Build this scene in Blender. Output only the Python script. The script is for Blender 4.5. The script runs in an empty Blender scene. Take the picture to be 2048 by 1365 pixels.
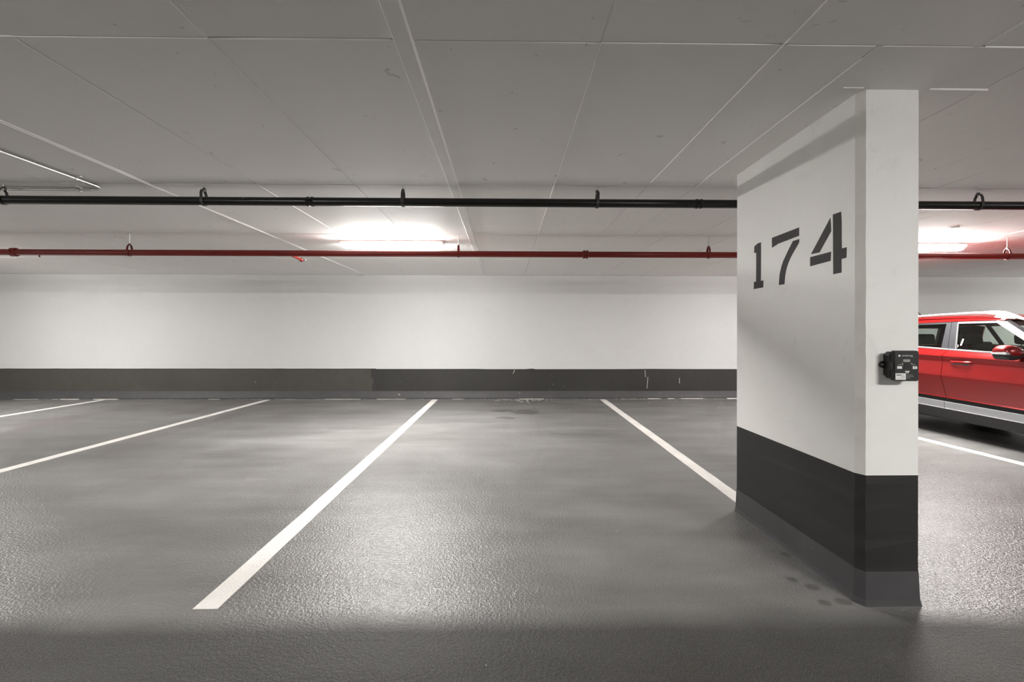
import bpy, bmesh, math, random
from mathutils import Vector, Matrix

random.seed(7)
S = bpy.context.scene
C = S.collection
PI = math.pi

# ------------------------------------------------------------------ camera
cam_d = bpy.data.cameras.new('camera')
cam_d.sensor_width = 36.0
cam_d.lens = 36.0 * 910.0 / 2048.0
cam_d.shift_y = -14.5 / 2048.0
cam_d.clip_start = 0.05
cam_d.clip_end = 200
cam = bpy.data.objects.new('camera', cam_d)
C.objects.link(cam)
yaw, roll = math.atan(14 / 910.0), math.radians(0.08)
cam.matrix_world = (Matrix.Translation((0, 0, 1.30)) @ Matrix.Rotation(-yaw, 4, 'Z')
                    @ Matrix.Rotation(PI / 2, 4, 'X') @ Matrix.Rotation(roll, 4, 'Z'))
S.camera = cam

# ------------------------------------------------------------------ world, light level, view
world = bpy.data.worlds.new('world')
S.world = world
world.use_nodes = True
world.node_tree.nodes['Background'].inputs[0].default_value = (0.8, 0.85, 0.9, 1)
world.node_tree.nodes['Background'].inputs[1].default_value = 0.02
LAMP = 3.0                       # glow of the fluorescent diffusers
TUBE = 15.0                      # watts thrown straight down by each fixture
SIDE_W = 4.4                     # watts out of each long side
S.view_settings.view_transform = 'Standard'
S.view_settings.look = 'None'
S.view_settings.gamma = 1.0
S.view_settings.use_curve_mapping = False
S.view_settings.exposure = 3.38
S.cycles.max_bounces = 8
S.cycles.diffuse_bounces = 5
S.cycles.glossy_bounces = 4
S.cycles.transparent_max_bounces = 16
S.cycles.sample_clamp_indirect = 6.0
S.cycles.caustics_reflective = False
S.cycles.caustics_refractive = False
S.cycles.use_denoising = True
S.cycles.adaptive_threshold = 0.03

# ------------------------------------------------------------------ dimensions
CE = 2.47                        # ceiling height
WY = 9.14                        # rear wall
XL, XR, YB = -14.0, 14.0, -8.5


# ------------------------------------------------------------------ materials
def principled(name, col, rough=0.5, metal=0.0, spec=0.5, coat=0.0, emit=None, estr=0.0):
    m = bpy.data.materials.new(name)
    m.use_nodes = True
    b = m.node_tree.nodes['Principled BSDF']
    b.inputs['Base Color'].default_value = (*col, 1)
    b.inputs['Roughness'].default_value = rough
    b.inputs['Metallic'].default_value = metal
    b.inputs['Specular IOR Level'].default_value = spec
    b.inputs['Coat Weight'].default_value = coat
    if emit:
        b.inputs['Emission Color'].default_value = (*emit, 1)
        b.inputs['Emission Strength'].default_value = estr
    return m


class NT:
    """short hand for wiring node trees"""
    def __init__(self, m):
        self.t = m.node_tree
        self.b = self.t.nodes['Principled BSDF']
        tc = self.t.nodes.new('ShaderNodeTexCoord')
        self.co = tc.outputs['Object']

    def n(self, typ, **kw):
        x = self.t.nodes.new(typ)
        for k, v in kw.items():
            setattr(x, k, v)
        return x

    def link(self, a, b):
        self.t.links.new(a, b)

    def mapping(self, scale, loc=(0, 0, 0)):
        x = self.n('ShaderNodeMapping')
        x.inputs['Scale'].default_value = scale
        x.inputs['Location'].default_value = loc
        self.link(self.co, x.inputs['Vector'])
        return x.outputs[0]

    def noise(self, scale, detail=4, rough=0.55, vec=None, dist=0.0):
        x = self.n('ShaderNodeTexNoise')
        x.inputs['Scale'].default_value = scale
        x.inputs['Detail'].default_value = detail
        x.inputs['Roughness'].default_value = rough
        x.inputs['Distortion'].default_value = dist
        self.link(vec or self.co, x.inputs['Vector'])
        return x.outputs['Fac']

    def ramp(self, fac, stops):
        x = self.n('ShaderNodeValToRGB')
        el = x.color_ramp.elements
        while len(el) < len(stops):
            el.new(0.5)
        for e, (p, c) in zip(el, stops):
            e.position = p
            e.color = (*c, 1) if isinstance(c, tuple) else (c, c, c, 1)
        self.link(fac, x.inputs[0])
        return x.outputs[0]

    def mix(self, fac, a, b, mode='MIX'):
        x = self.n('ShaderNodeMix', data_type='RGBA', blend_type=mode)
        for sock, v in ((x.inputs[0], fac), (x.inputs[6], a), (x.inputs[7], b)):
            if hasattr(v, 'links') or isinstance(v, bpy.types.NodeSocket):
                self.link(v, sock)
            elif isinstance(v, (int, float)):
                sock.default_value = v if sock.type == 'VALUE' else (v, v, v, 1)
            else:
                sock.default_value = (*v, 1)
        return x.outputs[2]

    def math(self, op, a, b=None, clamp=False):
        x = self.n('ShaderNodeMath', operation=op, use_clamp=clamp)
        for sock, v in zip(x.inputs, (a, b)):
            if v is None:
                continue
            if isinstance(v, bpy.types.NodeSocket):
                self.link(v, sock)
            else:
                sock.default_value = v
        return x.outputs[0]

    def bump(self, h, strength, dist):
        x = self.n('ShaderNodeBump')
        x.inputs['Strength'].default_value = strength
        x.inputs['Distance'].default_value = dist
        self.link(h, x.inputs['Height'])
        self.link(x.outputs[0], self.b.inputs['Normal'])

    def sep(self):
        x = self.n('ShaderNodeSeparateXYZ')
        self.link(self.co, x.inputs[0])
        return x.outputs


def painted(name, col, var=0.08, rough=0.55, big=0.7, bump=0.0015, smudge=0.0, spec=0.4):
    """painted concrete: low-contrast mottling, brush relief and the odd grey scuff"""
    m = principled(name, col, rough, spec=spec)
    t = NT(m)
    a = t.noise(big, 3, 0.6)
    b = t.noise(9.0, 2, 0.6)
    f = t.math('ADD', t.math('MULTIPLY', a, 0.65), t.math('MULTIPLY', b, 0.35))
    lo = tuple(c * (1 - var) for c in col)
    hi = tuple(min(1, c * (1 + var)) for c in col)
    c = t.ramp(f, [(0.3, lo), (0.7, hi)])
    if smudge:
        s = t.noise(5.5, 6, 0.7, vec=t.mapping((1, 1, 0.8), (3, 1, 2)), dist=0.6)
        k = t.ramp(s, [(0.60, 0.0), (0.74, smudge)])
        c = t.mix(k, c, tuple(x * 0.45 for x in col))
    t.link(c, t.b.inputs['Base Color'])
    if bump:
        t.bump(t.noise(28, 3, 0.6), 0.5, bump)
    return m


M = {}
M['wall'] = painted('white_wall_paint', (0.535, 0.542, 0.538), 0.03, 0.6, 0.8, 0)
M['pillar'] = painted('white_pillar_paint', (0.79, 0.785, 0.762), 0.03, 0.55, 1.2, 0.0012, smudge=0.2)
M['edge'] = painted('worn_edge_paint', (0.76, 0.755, 0.71), 0.06, 0.6, 6, 0.003)
M['ceil'] = painted('ceiling_paint', (0.93, 0.915, 0.895), 0.015, 0.7, 0.5, 0)
# every panel shares this material: take the pattern from the place, not from the panel
tc_ = NT(M['ceil'])
geo_ = tc_.n('ShaderNodeNewGeometry')
for n_ in [n for n in tc_.t.nodes if n.type == 'TEX_NOISE']:
    tc_.link(geo_.outputs['Position'], n_.inputs['Vector'])
sp_ = tc_.noise(11.0, 2, 0.5, vec=geo_.outputs['Position'], dist=1.0)
tc_.link(tc_.mix(tc_.ramp(sp_, [(0.715, 0.0), (0.74, 0.35)]), tc_.b.inputs['Base Color'].links[0].from_socket, (0.40, 0.38, 0.36)),
         tc_.b.inputs['Base Color'])
M['ridge'] = painted('ceiling_seam_paint', (0.90, 0.885, 0.865), 0.03, 0.6, 4, 0)
M['strip'] = painted('ceiling_strip_paint', (0.87, 0.855, 0.835), 0.03, 0.6, 1, 0)


def band(name, col, fleck):
    m = painted(name, col, 0.16, 0.55, 1.3, 0, spec=0.3)
    t = NT(m)
    old = t.b.inputs['Base Color'].links[0].from_socket
    s = t.noise(14, 3, 0.5, vec=t.mapping((1, 1, 1.6), (5, 2, 8)))
    s2 = t.noise(1.1, 2, 0.5, vec=t.mapping((1, 1, 1), (1, 7, 3)))
    k = t.math('MULTIPLY', t.ramp(s, [(0.70, 0.0), (0.735, 1.0)]), t.ramp(s2, [(0.5, 0.0), (0.62, fleck)]))
    t.link(t.mix(k, old, (0.5, 0.49, 0.46)), t.b.inputs['Base Color'])
    return m


M['band_old'] = band('faded_black_band_paint', (0.056, 0.054, 0.047), 0.5)
M['band_new'] = band('fresh_black_band_paint', (0.032, 0.031, 0.029), 0.25)
M['band_pillar'] = band('pillar_black_paint', (0.022, 0.0215, 0.021), 0.2)
M['cove'] = band('grey_black_cove_coating', (0.055, 0.054, 0.056), 0.55)
M['digit'] = painted('black_stencil_paint', (0.036, 0.034, 0.032), 0.25, 0.6, 5, 0.0, spec=0.2)
M['black_pipe'] = painted('black_pipe_paint', (0.006, 0.006, 0.0055), 0.3, 0.28, 6, 0.0004)
M['red_pipe'] = painted('red_pipe_paint', (0.17, 0.010, 0.006), 0.12, 0.30, 6, 0.0004)
M['steel'] = principled('galvanised_steel', (0.62, 0.62, 0.60), 0.35, 0.9)
M['dark_steel'] = principled('dark_hanger_steel', (0.05, 0.048, 0.045), 0.5, 0.3)
M['housing'] = principled('white_fixture_plastic', (0.75, 0.72, 0.70), 0.4)
M['lens'] = principled('lit_diffuser', (0.9, 0.9, 0.9), 0.4, emit=(1.0, 0.975, 0.945), estr=LAMP)
M['lens'].cycles.emission_sampling = 'NONE'   # its light comes from the tubes inside each fixture
M['chip'] = principled('white_paint_chip', (0.62, 0.60, 0.56), 0.8)


def line_paint():
    m = principled('white_line_paint', (0.78, 0.755, 0.72), 0.55)
    t = NT(m)
    a = t.noise(3.0, 5, 0.6)
    c = t.ramp(a, [(0.3, (0.68, 0.655, 0.62)), (0.7, (0.82, 0.80, 0.77))])
    w = t.noise(30, 5, 0.7, vec=t.mapping((1, 1, 1), (4, 4, 0)))
    c = t.mix(t.ramp(w, [(0.68, 0.0), (0.76, 0.55)]), c, (0.25, 0.24, 0.23))
    t.link(c, t.b.inputs['Base Color'])
    t.bump(t.noise(95, 3, 0.5), 0.6, 0.004)
    return m


M['line'] = line_paint()


def floor_mat():
    m = principled('grey_traffic_coating', (0.12, 0.118, 0.11), 0.42, spec=0.4)
    t = NT(m)
    x, y, z = t.sep()
    big = t.noise(0.55, 4, 0.62, vec=t.mapping((0.8, 1.0, 1), (2, 3, 0)))
    streak = t.noise(1.2, 3, 0.6, vec=t.mapping((0.6, 2.6, 1), (7, 1, 0)))
    f = t.math('ADD', t.math('MULTIPLY', big, 0.6), t.math('MULTIPLY', streak, 0.4))
    col = t.ramp(f, [(0.34, (0.106, 0.102, 0.096)), (0.52, (0.172, 0.169, 0.163)), (0.67, (0.240, 0.237, 0.229))])
    # the drive aisle has an older, darker coat that ends in a ragged joint along y = 2.05
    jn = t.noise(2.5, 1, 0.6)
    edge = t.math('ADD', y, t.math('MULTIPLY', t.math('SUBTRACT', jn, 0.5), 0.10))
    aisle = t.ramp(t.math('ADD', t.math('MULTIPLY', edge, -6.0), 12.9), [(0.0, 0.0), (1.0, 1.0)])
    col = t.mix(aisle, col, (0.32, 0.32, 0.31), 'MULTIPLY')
    # brown tyre wear in the stalls on the left
    tw = t.noise(0.9, 2, 0.6, vec=t.mapping((1.6, 0.45, 1), (1, 4, 0)))
    twl = t.math('MULTIPLY', t.ramp(tw, [(0.56, 0.0), (0.70, 0.55)]),
                 t.ramp(t.math('MULTIPLY', x, -0.2), [(0.45, 0.0), (0.8, 1.0)]))
    col = t.mix(twl, col, (0.125, 0.103, 0.095))

    # damp and oil stains with their own outline
    wob = t.n('ShaderNodeTexNoise')
    wob.inputs['Scale'].default_value = 4.5
    wob.inputs['Detail'].default_value = 1
    t.link(t.co, wob.inputs['Vector'])
    wv = t.n('ShaderNodeVectorMath', operation='MULTIPLY_ADD')
    t.link(wob.outputs['Color'], wv.inputs[0])
    wv.inputs[1].default_value = (0.35, 0.35, 0)
    t.link(t.co, wv.inputs[2])
    tot = None
    for (sx, sy, rx, ry, k) in [(0.36, 7.55, 0.26, 0.26, .75), (-0.02, 7.68, 0.26, 0.15, .7), (0.06, 7.05, 0.15, 0.12, .6),
                                (1.655, 2.66, .03, .035, .6), (1.523, 2.385, .03, .032, .55), (1.581, 2.313, .042, .032, .6),
                                (1.548, 2.178, .035, .028, .6), (1.645, 2.185, .045, .035, .6), (0.729, 1.777, .035, .025, .5)]:
        d = t.n('ShaderNodeVectorMath', operation='MULTIPLY_ADD')
        t.link(wv.outputs[0] if rx > .1 else t.co, d.inputs[0])
        o = 0.175 if rx > .1 else 0
        d.inputs[1].default_value = (1 / rx, 1 / ry, 0)
        d.inputs[2].default_value = (-(sx + o) / rx, -(sy + o) / ry, 0)
        ln = t.n('ShaderNodeVectorMath', operation='LENGTH')
        t.link(d.outputs[0], ln.inputs[0])
        v = t.ramp(ln.outputs['Value'], [(0.72, k), (1.0, 0.0)])
        tot = v if tot is None else t.math('MAXIMUM', tot, v)
    col = t.mix(tot, col, (0.055, 0.052, 0.045))
    # fine bright grit in the coating
    g = t.noise(260, 0, 0.5)
    col = t.mix(t.ramp(g, [(0.62, 0.0), (0.78, 0.35)]), col, (0.42, 0.415, 0.40))
    t.link(col, t.b.inputs['Base Color'])
    # orange-peel relief
    h = t.noise(62, 2, 0.7)
    t.bump(h, 0.9, 0.0062)
    r = t.math('ADD', t.math('MULTIPLY', big, 0.06), 0.285)
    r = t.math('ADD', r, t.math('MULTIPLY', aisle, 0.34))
    t.link(r, t.b.inputs['Roughness'])
    return m


M['floor'] = floor_mat()

# car and detector
M['car_red'] = principled('red_car_paint', (0.25, 0.006, 0.006), 0.30, 0.4, coat=0.8)
M['car_red'].node_tree.nodes['Principled BSDF'].inputs['Coat Roughness'].default_value = 0.12
M['car_trim'] = principled('silver_car_trim', (0.42, 0.43, 0.45), 0.38, 0.6)
M['car_rail'] = principled('white_silver_rail', (0.86, 0.86, 0.85), 0.3, 0.25)
M['car_black'] = principled('black_car_plastic', (0.016, 0.016, 0.017), 0.55)
M['car_gloss'] = principled('gloss_dark_pillar', (0.040, 0.040, 0.044), 0.3, 0.2, coat=0.4)
M['car_chrome'] = principled('bright_car_moulding', (0.15, 0.15, 0.15), 0.45, 0.3)
M['car_seat'] = principled('dark_seat_fabric', (0.022, 0.022, 0.021), 0.85)
M['tyre'] = principled('tyre_rubber', (0.018, 0.018, 0.018), 0.85)
M['alloy'] = principled('alloy_wheel', (0.5, 0.5, 0.51), 0.35, 0.8)
M['tail_red'] = principled('red_lamp_lens', (0.35, 0.01, 0.01), 0.15, coat=1)
M['lamp_clear'] = principled('clear_lamp_lens', (0.75, 0.76, 0.78), 0.12, 0.2, coat=1)
M['white_print'] = principled('white_print', (0.72, 0.72, 0.70), 0.6)
M['grey_print'] = principled('grey_print', (0.30, 0.30, 0.28), 0.5)
M['dark_print'] = principled('dark_print', (0.10, 0.10, 0.11), 0.6)
M['det_black'] = principled('black_detector_plastic', (0.013, 0.013, 0.013), 0.38)
M['det_lid'] = principled('charcoal_detector_lid', (0.026, 0.026, 0.0255), 0.5, spec=0.3)
M['det_slot'] = principled('detector_slot_black', (0.004, 0.004, 0.004), 0.7)


def glass(name, tint, refl):
    m = bpy.data.materials.new(name)
    m.use_nodes = True
    t = m.node_tree
    t.nodes.clear()
    o = t.nodes.new('ShaderNodeOutputMaterial')
    mx = t.nodes.new('ShaderNodeMixShader')
    tr = t.nodes.new('ShaderNodeBsdfTransparent')
    gl = t.nodes.new('ShaderNodeBsdfGlossy')
    lw = t.nodes.new('ShaderNodeLayerWeight')
    pw = t.nodes.new('ShaderNodeMath')
    pw.operation = 'POWER'
    pw.inputs[1].default_value = 5.0
    ma = t.nodes.new('ShaderNodeMath')
    ma.operation = 'MULTIPLY_ADD'
    ma.inputs[1].default_value = 0.9
    ma.inputs[2].default_value = refl
    t.links.new(lw.outputs['Facing'], pw.inputs[0])
    t.links.new(pw.outputs[0], ma.inputs[0])
    tr.inputs['Color'].default_value = (*tint, 1)
    gl.inputs['Roughness'].default_value = 0.02
    t.links.new(ma.outputs[0], mx.inputs[0])
    t.links.new(tr.outputs[0], mx.inputs[1])
    t.links.new(gl.outputs[0], mx.inputs[2])
    t.links.new(mx.outputs[0], o.inputs[0])
    return m


M['glass'] = glass('clear_car_glass', (0.90, 0.935, 0.91), 0.035)


# ------------------------------------------------------------------ mesh helpers
class MB:
    def __init__(self):
        self.v, self.f = [], []

    def add(self, v, f):
        o = len(self.v)
        self.v += [tuple(p) for p in v]
        self.f += [tuple(i + o for i in q) for q in f]
        return self

    def box(self, x0, x1, y0, y1, z0, z1):
        return self.add([(x0, y0, z0), (x1, y0, z0), (x1, y1, z0), (x0, y1, z0),
                         (x0, y0, z1), (x1, y0, z1), (x1, y1, z1), (x0, y1, z1)],
                        [(0, 3, 2, 1), (4, 5, 6, 7), (0, 1, 5, 4), (1, 2, 6, 5), (2, 3, 7, 6), (3, 0, 4, 7)])

    def prism(self, poly, fn, a, b):
        """poly of 2-D points, fn(p, t) -> 3-D; extruded from a to b"""
        n = len(poly)
        v = [fn(p, a) for p in poly] + [fn(p, b) for p in poly]
        f = [tuple(range(n))[::-1], tuple(range(n, 2 * n))]
        f += [(i, (i + 1) % n, n + (i + 1) % n, n + i) for i in range(n)]
        return self.add(v, f)

    def tube(self, pts, r, n=16, caps=True):
        pts = [Vector(p) for p in pts]
        rs = r if isinstance(r, (list, tuple)) else [r] * len(pts)
        up = None
        v, f = [], []
        for i, p in enumerate(pts):
            d = (pts[min(i + 1, len(pts) - 1)] - pts[max(i - 1, 0)]).normalized()
            if up is None:
                up = Vector((0, 0, 1)) if abs(d.z) < 0.9 else Vector((1, 0, 0))
            s = d.cross(up).normalized()
            up = s.cross(d).normalized()
            for k in range(n):
                a = 2 * PI * k / n
                v.append(p + s * math.cos(a) * rs[i] + up * math.sin(a) * rs[i])
        for i in range(len(pts) - 1):
            for k in range(n):
                a, b = i * n + k, i * n + (k + 1) % n
                f.append((a, b, b + n, a + n))
        if caps:
            f.append(tuple(range(n))[::-1])
            f.append(tuple(range((len(pts) - 1) * n, len(pts) * n)))
        return self.add(v, f)

    def grid(self, fn, nu, nv, flip=False):
        v = [fn(i / nu, j / nv) for j in range(nv + 1) for i in range(nu + 1)]
        f = []
        for j in range(nv):
            for i in range(nu):
                a = j * (nu + 1) + i
                q = (a, a + 1, a + nu + 2, a + nu + 1)
                f.append(q[::-1] if flip else q)
        return self.add(v, f)

    def lathe(self, prof, n, fn):
        """prof: (radius, axial) list; fn(x, y, a) -> 3-D"""
        v, f = [], []
        for r, a in prof:
            for k in range(n):
                t = 2 * PI * k / n
                v.append(fn(r * math.cos(t), r * math.sin(t), a))
        for i in range(len(prof) - 1):
            for k in range(n):
                p, q = i * n + k, i * n + (k + 1) % n
                f.append((p, q, q + n, p + n))
        return self.add(v, f)

    def mesh(self, name, m, smooth=None, bevel=0.0, seg=2, solid=0.0):
        me = bpy.data.meshes.new(name)
        me.from_pydata(self.v, [], self.f)
        bm = bmesh.new()
        bm.from_mesh(me)
        if bevel:
            es = [e for e in bm.edges if len(e.link_faces) == 2 and e.calc_face_angle(0) > 0.5]
            bmesh.ops.bevel(bm, geom=es, offset=bevel, segments=seg, affect='EDGES', profile=0.5, clamp_overlap=True)
        if solid:
            bmesh.ops.recalc_face_normals(bm, faces=bm.faces)
            bmesh.ops.solidify(bm, geom=bm.faces[:], thickness=solid)
        bmesh.ops.recalc_face_normals(bm, faces=bm.faces)
        bm.to_mesh(me)
        bm.free()
        me.materials.append(m)
        if smooth is not None:
            for p in me.polygons:
                p.use_smooth = True
            try:
                me.set_sharp_from_angle(angle=smooth)
            except Exception:
                pass
        return me

    def obj(self, name, m, parent=None, smooth=None, bevel=0.0, seg=2, solid=0.0):
        return link(name, self.mesh(name, m, smooth, bevel, seg, solid), parent)


def link(name, data, parent=None, loc=None):
    o = bpy.data.objects.new(name, data)
    C.objects.link(o)
    if parent:
        o.parent = parent
    if loc:
        o.location = loc
    return o


def tag(o, label, cat, group=None, kind=None):
    o['label'] = label
    o['category'] = cat
    if group:
        o['group'] = group
    if kind:
        o['kind'] = kind
    return o


def struct(o, label=None):
    o['kind'] = 'structure'
    if label:
        o['label'] = label
    return o


def copy_tree(o, parent=None):
    c = o.copy()
    C.objects.link(c)
    c.parent = parent
    for ch in list(o.children):
        copy_tree(ch, c)
    return c


# ------------------------------------------------------------------ room shell
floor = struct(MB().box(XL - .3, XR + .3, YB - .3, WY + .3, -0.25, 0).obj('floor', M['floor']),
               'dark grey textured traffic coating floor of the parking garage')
ceiling = struct(MB().box(XL - .3, XR + .3, YB - .3, WY + .3, CE + 0.010, CE + .35).obj('ceiling', M['ceil']),
                 'grey painted concrete ceiling with formwork panel seams')
wall = struct(MB().box(XL - .3, XR + .3, WY, WY + .3, 0, CE + 0.010).obj('wall_rear', M['wall']),
              'white painted rear wall with black lower band')
struct(MB().box(XL - .3, XL, YB, WY, 0, CE + .010).obj('wall_left', M['wall']), 'white side wall beyond the left edge of the frame')
struct(MB().box(XR, XR + .3, YB, WY, 0, CE + .010).obj('wall_right', M['wall']), 'white side wall beyond the right edge of the frame')
struct(MB().box(XL - .3, XR + .3, YB - .3, YB, 0, CE + .010).obj('wall_front', M['wall']), 'white wall behind the camera')

# black band on the rear wall: an old faded length and a repainted one
XJ = -2.63
rag = [(XJ - .02, 0.13), (XJ - .02, 0.30), (XJ + .01, 0.33), (XJ + .0, 0.40), (XJ - .045, 0.42), (XJ - .05, .592)]


def band_strip(x0, x1, z0, z1, name, m, n, jag):
    top = []
    for i in range(n + 1):
        top.append((x0 + (x1 - x0) * i / n, z1 + random.uniform(-jag, jag)))
    poly = [(x0, z0), (x1, z0)] + top[::-1]
    return MB().prism(poly, lambda p, t: (p[0], t, p[1]), WY - .003, WY + .002).obj(name, m, wall)


band_strip(XL, XJ + .05, 0.13, 0.600, 'paint_band', M['band_old'], 60, .002)['label'] = 'faded dark grey paint band'
poly = rag + [(-1.5, .592), (-.6, .594), (-.3, .588), (.4, .590), (.55, .60), (.62, .588), (2.2, .590), (3.0, .595),
              (3.6, .592), (5, .591), (XR, .592), (XR, .13)]
o = MB().prism(poly, lambda p, t: (p[0], t, p[1]), WY - .004, WY + .002).obj('paint_band', M['band_new'], wall)
o['label'] = 'repainted blacker stretch of the band'
for x, z0, z1, dx in ((.16, .50, .575, .03), (2.86, .20, .43, .02), (2.83, .43, .57, -.01), (3.52, .30, .41, 0)):
    MB().prism([(x, z0), (x + .008, z0), (x + dx + .008, z1), (x + dx, z1)], lambda p, t: (p[0], t, p[1]),
               WY - .0055, WY - .002).obj('paint_drip', M['chip'], wall)
# sloping cove where wall meets floor
MB().prism([(WY, 0.0), (WY - .085, 0.0), (WY - .05, .02), (WY - .02, .10), (WY - .006, .15), (WY, .15)],
           lambda p, t: (t, p[0], p[1]), XL, XR).obj('wall_cove', M['cove'], wall)

# crumbling pale sealant along the toe of the cove, in broken lengths
crng = random.Random(11)
x = XL + .1
while x < XR - .3:
    ln = crng.uniform(.08, .7)
    if crng.random() < (.9 if 2.0 < x < 5.0 else .5):
        h = crng.uniform(.004, .009) if not 2.2 < x < 4.8 else crng.uniform(.008, .016)
        MB().prism([(WY - .090, 0), (WY - .080, h), (WY - .070, 0)], lambda p, t: (t, p[0], p[1]), x, min(x + ln, XR)).obj(
            'sealant_bead', M['chip'], wall)
    x += ln + crng.uniform(.02, .5)

# ------------------------------------------------------------------ ceiling panels
row_y = [0.04, 1.82, 3.597, 5.38, 7.16, WY]
left = [-10.7, -9.93, -9.16, -8.35, -7.55, -6.7, -5.88, -5.10, -4.33, -3.55, -2.775, -1.945, -1.18, -0.405, 0.385, 1.125]
cols = [left + [1.935, 2.72, 3.5, 4.3, 5.05, 5.85, 6.65, 7.45, 8.25, 9.05, 9.85, 10.7],
        left + [1.51, 2.28, 3.05, 3.45, 4.24, 5.04, 5.85, 6.65, 7.45, 8.25, 9.05, 9.85, 10.7],
        left + [1.51, 2.28, 3.05, 3.45, 4.235, 5.04, 5.85, 6.65, 7.45, 8.25, 9.05, 9.85, 10.7],
        left + [1.93, 2.72, 3.5, 4.3, 5.04, 5.85, 6.65, 7.45, 8.25, 9.05, 9.85, 10.7],
        left + [1.93, 2.72, 3.5, 4.3, 5.04, 5.85, 6.65, 7.45, 8.25, 9.05, 9.85, 10.7]]
pcache = {}


def panel_mesh(w, l):
    k = (round(w, 3), round(l, 3))
    if k not in pcache:
        g, b, t = .0022, .004, .0095
        w2, l2 = w / 2 - g, l / 2 - g
        v = [(-w2, -l2, t), (w2, -l2, t), (w2, l2, t), (-w2, l2, t),
             (-w2, -l2, b * .6), (w2, -l2, b * .6), (w2, l2, b * .6), (-w2, l2, b * .6),
             (-w2 + b, -l2 + b, 0), (w2 - b, -l2 + b, 0), (w2 - b, l2 - b, 0), (-w2 + b, l2 - b, 0)]
        f = [(8, 11, 10, 9)]
        for i in range(4):
            j = (i + 1) % 4
            f += [(i, j, j + 4, i + 4), (i + 4, j + 4, j + 8, i + 8)]
        pcache[k] = MB().add(v, f).mesh('ceiling_panel', M['ceil'])
    return pcache[k]


for r in range(5):
    for a, b in zip(cols[r], cols[r][1:]):
        y0, y1 = row_y[r], row_y[r + 1]
        p = link('ceiling_panel', panel_mesh(b - a, y1 - y0), ceiling,
                 ((a + b) / 2, (y0 + y1) / 2, CE + random.uniform(-.0005, .002)))
        p.rotation_euler = (random.uniform(-1, 1) * .0016, random.uniform(-1, 1) * .0016, 0)


def ridge(p0, p1, w, h):
    """a cast fin left between two form panels"""
    a, b = Vector((*p0, CE)), Vector((*p1, CE))
    d = (b - a).normalized()
    s = Vector((-d.y, d.x, 0)) * w
    n = max(2, int((b - a).length / .22))
    v, f = [], []
    for i in range(n + 1):
        q = a.lerp(b, i / n)
        hh = h * random.uniform(.55, 1.0)
        v += [q - s + Vector((0, 0, .006)), q + Vector((0, 0, -hh)), q + s + Vector((0, 0, .006))]
    for i in range(n):
        k = 3 * i
        f += [(k, k + 1, k + 4, k + 3), (k + 1, k + 2, k + 5, k + 4)]
    return MB().add(v, f).obj('seam_ridge', M['ridge'], ceiling)


for x0, x1 in ((-3.4, -.46), (-.35, 1.1), (1.14, 1.50), (1.53, 1.9), (1.95, 2.6)):
    ridge((x0, 1.82), (x1, 1.82), .003, .0035)
for x, y0, y1, w in ((-2.775, 1.85, 7.1, .006), (-2.775, 7.2, 9.1, .005), (-1.18, .1, 3.55, .0035), (-1.945, 3.62, 4.9, .004),
                     (.385, .1, 5.3, .0035), (1.125, .1, 3.5, .0035), (1.51, 1.9, 3.4, .003), (1.935, .1, 1.8, .005)):
    ridge((x, y0), (x, y1), w * .8, .0032)
ridge((1.60, 2.13), (1.70, 2.13), .005, .006)
ridge((2.02, 2.135), (2.30, 2.135), .006, .007)

# raised taped strip running from the aisle to the wall, and a slimmer one to its left
for xc, w, h in ((-.405, .043, .011), (-2.80, .020, .007)):
    poly = [(xc - w, CE + .006), (xc - w + .008, CE - h), (xc + w - .012, CE - h), (xc + w, CE + .006)]
    MB().prism(poly, lambda p, t: (p[0], t, p[1]), -7.0, WY - .25 if xc > -1 else WY - .05).obj(
        'ceiling_strip', M['strip'], ceiling)
# small patch plates on the ceiling
MB().prism([(-4.745, 5.60), (-4.70, 5.56), (-4.665, 5.66), (-4.71, 5.71)], lambda p, t: (*p, t), CE - .006, CE + .006).obj(
    'patch_plate', M['housing'], ceiling)
MB().prism([(4.87, 4.90), (4.93, 4.86), (4.97, 4.93), (4.91, 4.97)], lambda p, t: (*p, t), CE - .006, CE + .006).obj(
    'patch_plate', M['edge'], ceiling)


# ------------------------------------------------------------------ pillar 174
PX0, PX1, PY0, PY1 = 1.703, 1.984, 2.148, 3.315
pillar = tag(link('concrete_pillar', None), 'white concrete pillar with black base stencilled 174', 'pillar')
pillar.location = (1.84, 2.73, 0)
inv = Matrix.Translation((-1.84, -2.73, 0))


def pobj(mb, name, m, **kw):
    mb.v = [tuple(inv @ Vector(p)) for p in mb.v]
    return mb.obj(name, m, kw.pop('parent', pillar), **kw)


CH = .042
foot = [(PX0, PY1), (PX0, PY0 + CH), (PX0 + .021, PY0), (PX1 - .006, PY0), (PX1, PY0 + .006), (PX1, PY1)]


def wobble(poly, z0, z1, n, amp):
    mb = MB()
    k = len(poly)
    for i in range(n + 1):
        z = z0 + (z1 - z0) * i / n
        for j, (x, y) in enumerate(poly):
            a = amp if j in (1, 2) else 0
            mb.v.append((x + random.uniform(-a, a), y + random.uniform(-a, a), z))
    for i in range(n):
        for j in range(k):
            q = (j + 1) % k
            mb.f.append((i * k + j, i * k + q, i * k + k + q, i * k + k + j))
    mb.f.append(tuple(range(k))[::-1])
    mb.f.append(tuple(range(n * k, n * k + k)))
    return mb


sh = pobj(wobble(foot, 0.625, CE + .004, 40, .0010), 'shaft', M['pillar'])
sh.data.materials.append(M['edge'])
for p in sh.data.polygons:                 # the worn chamfer on the near corner
    if p.normal.x < -.5 and p.normal.y < -.2:
        p.material_index = 1
pobj(wobble([(x, y) for x, y in foot], 0.0, .625, 14, .0022), 'painted_base', M['band_pillar'])
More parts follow.
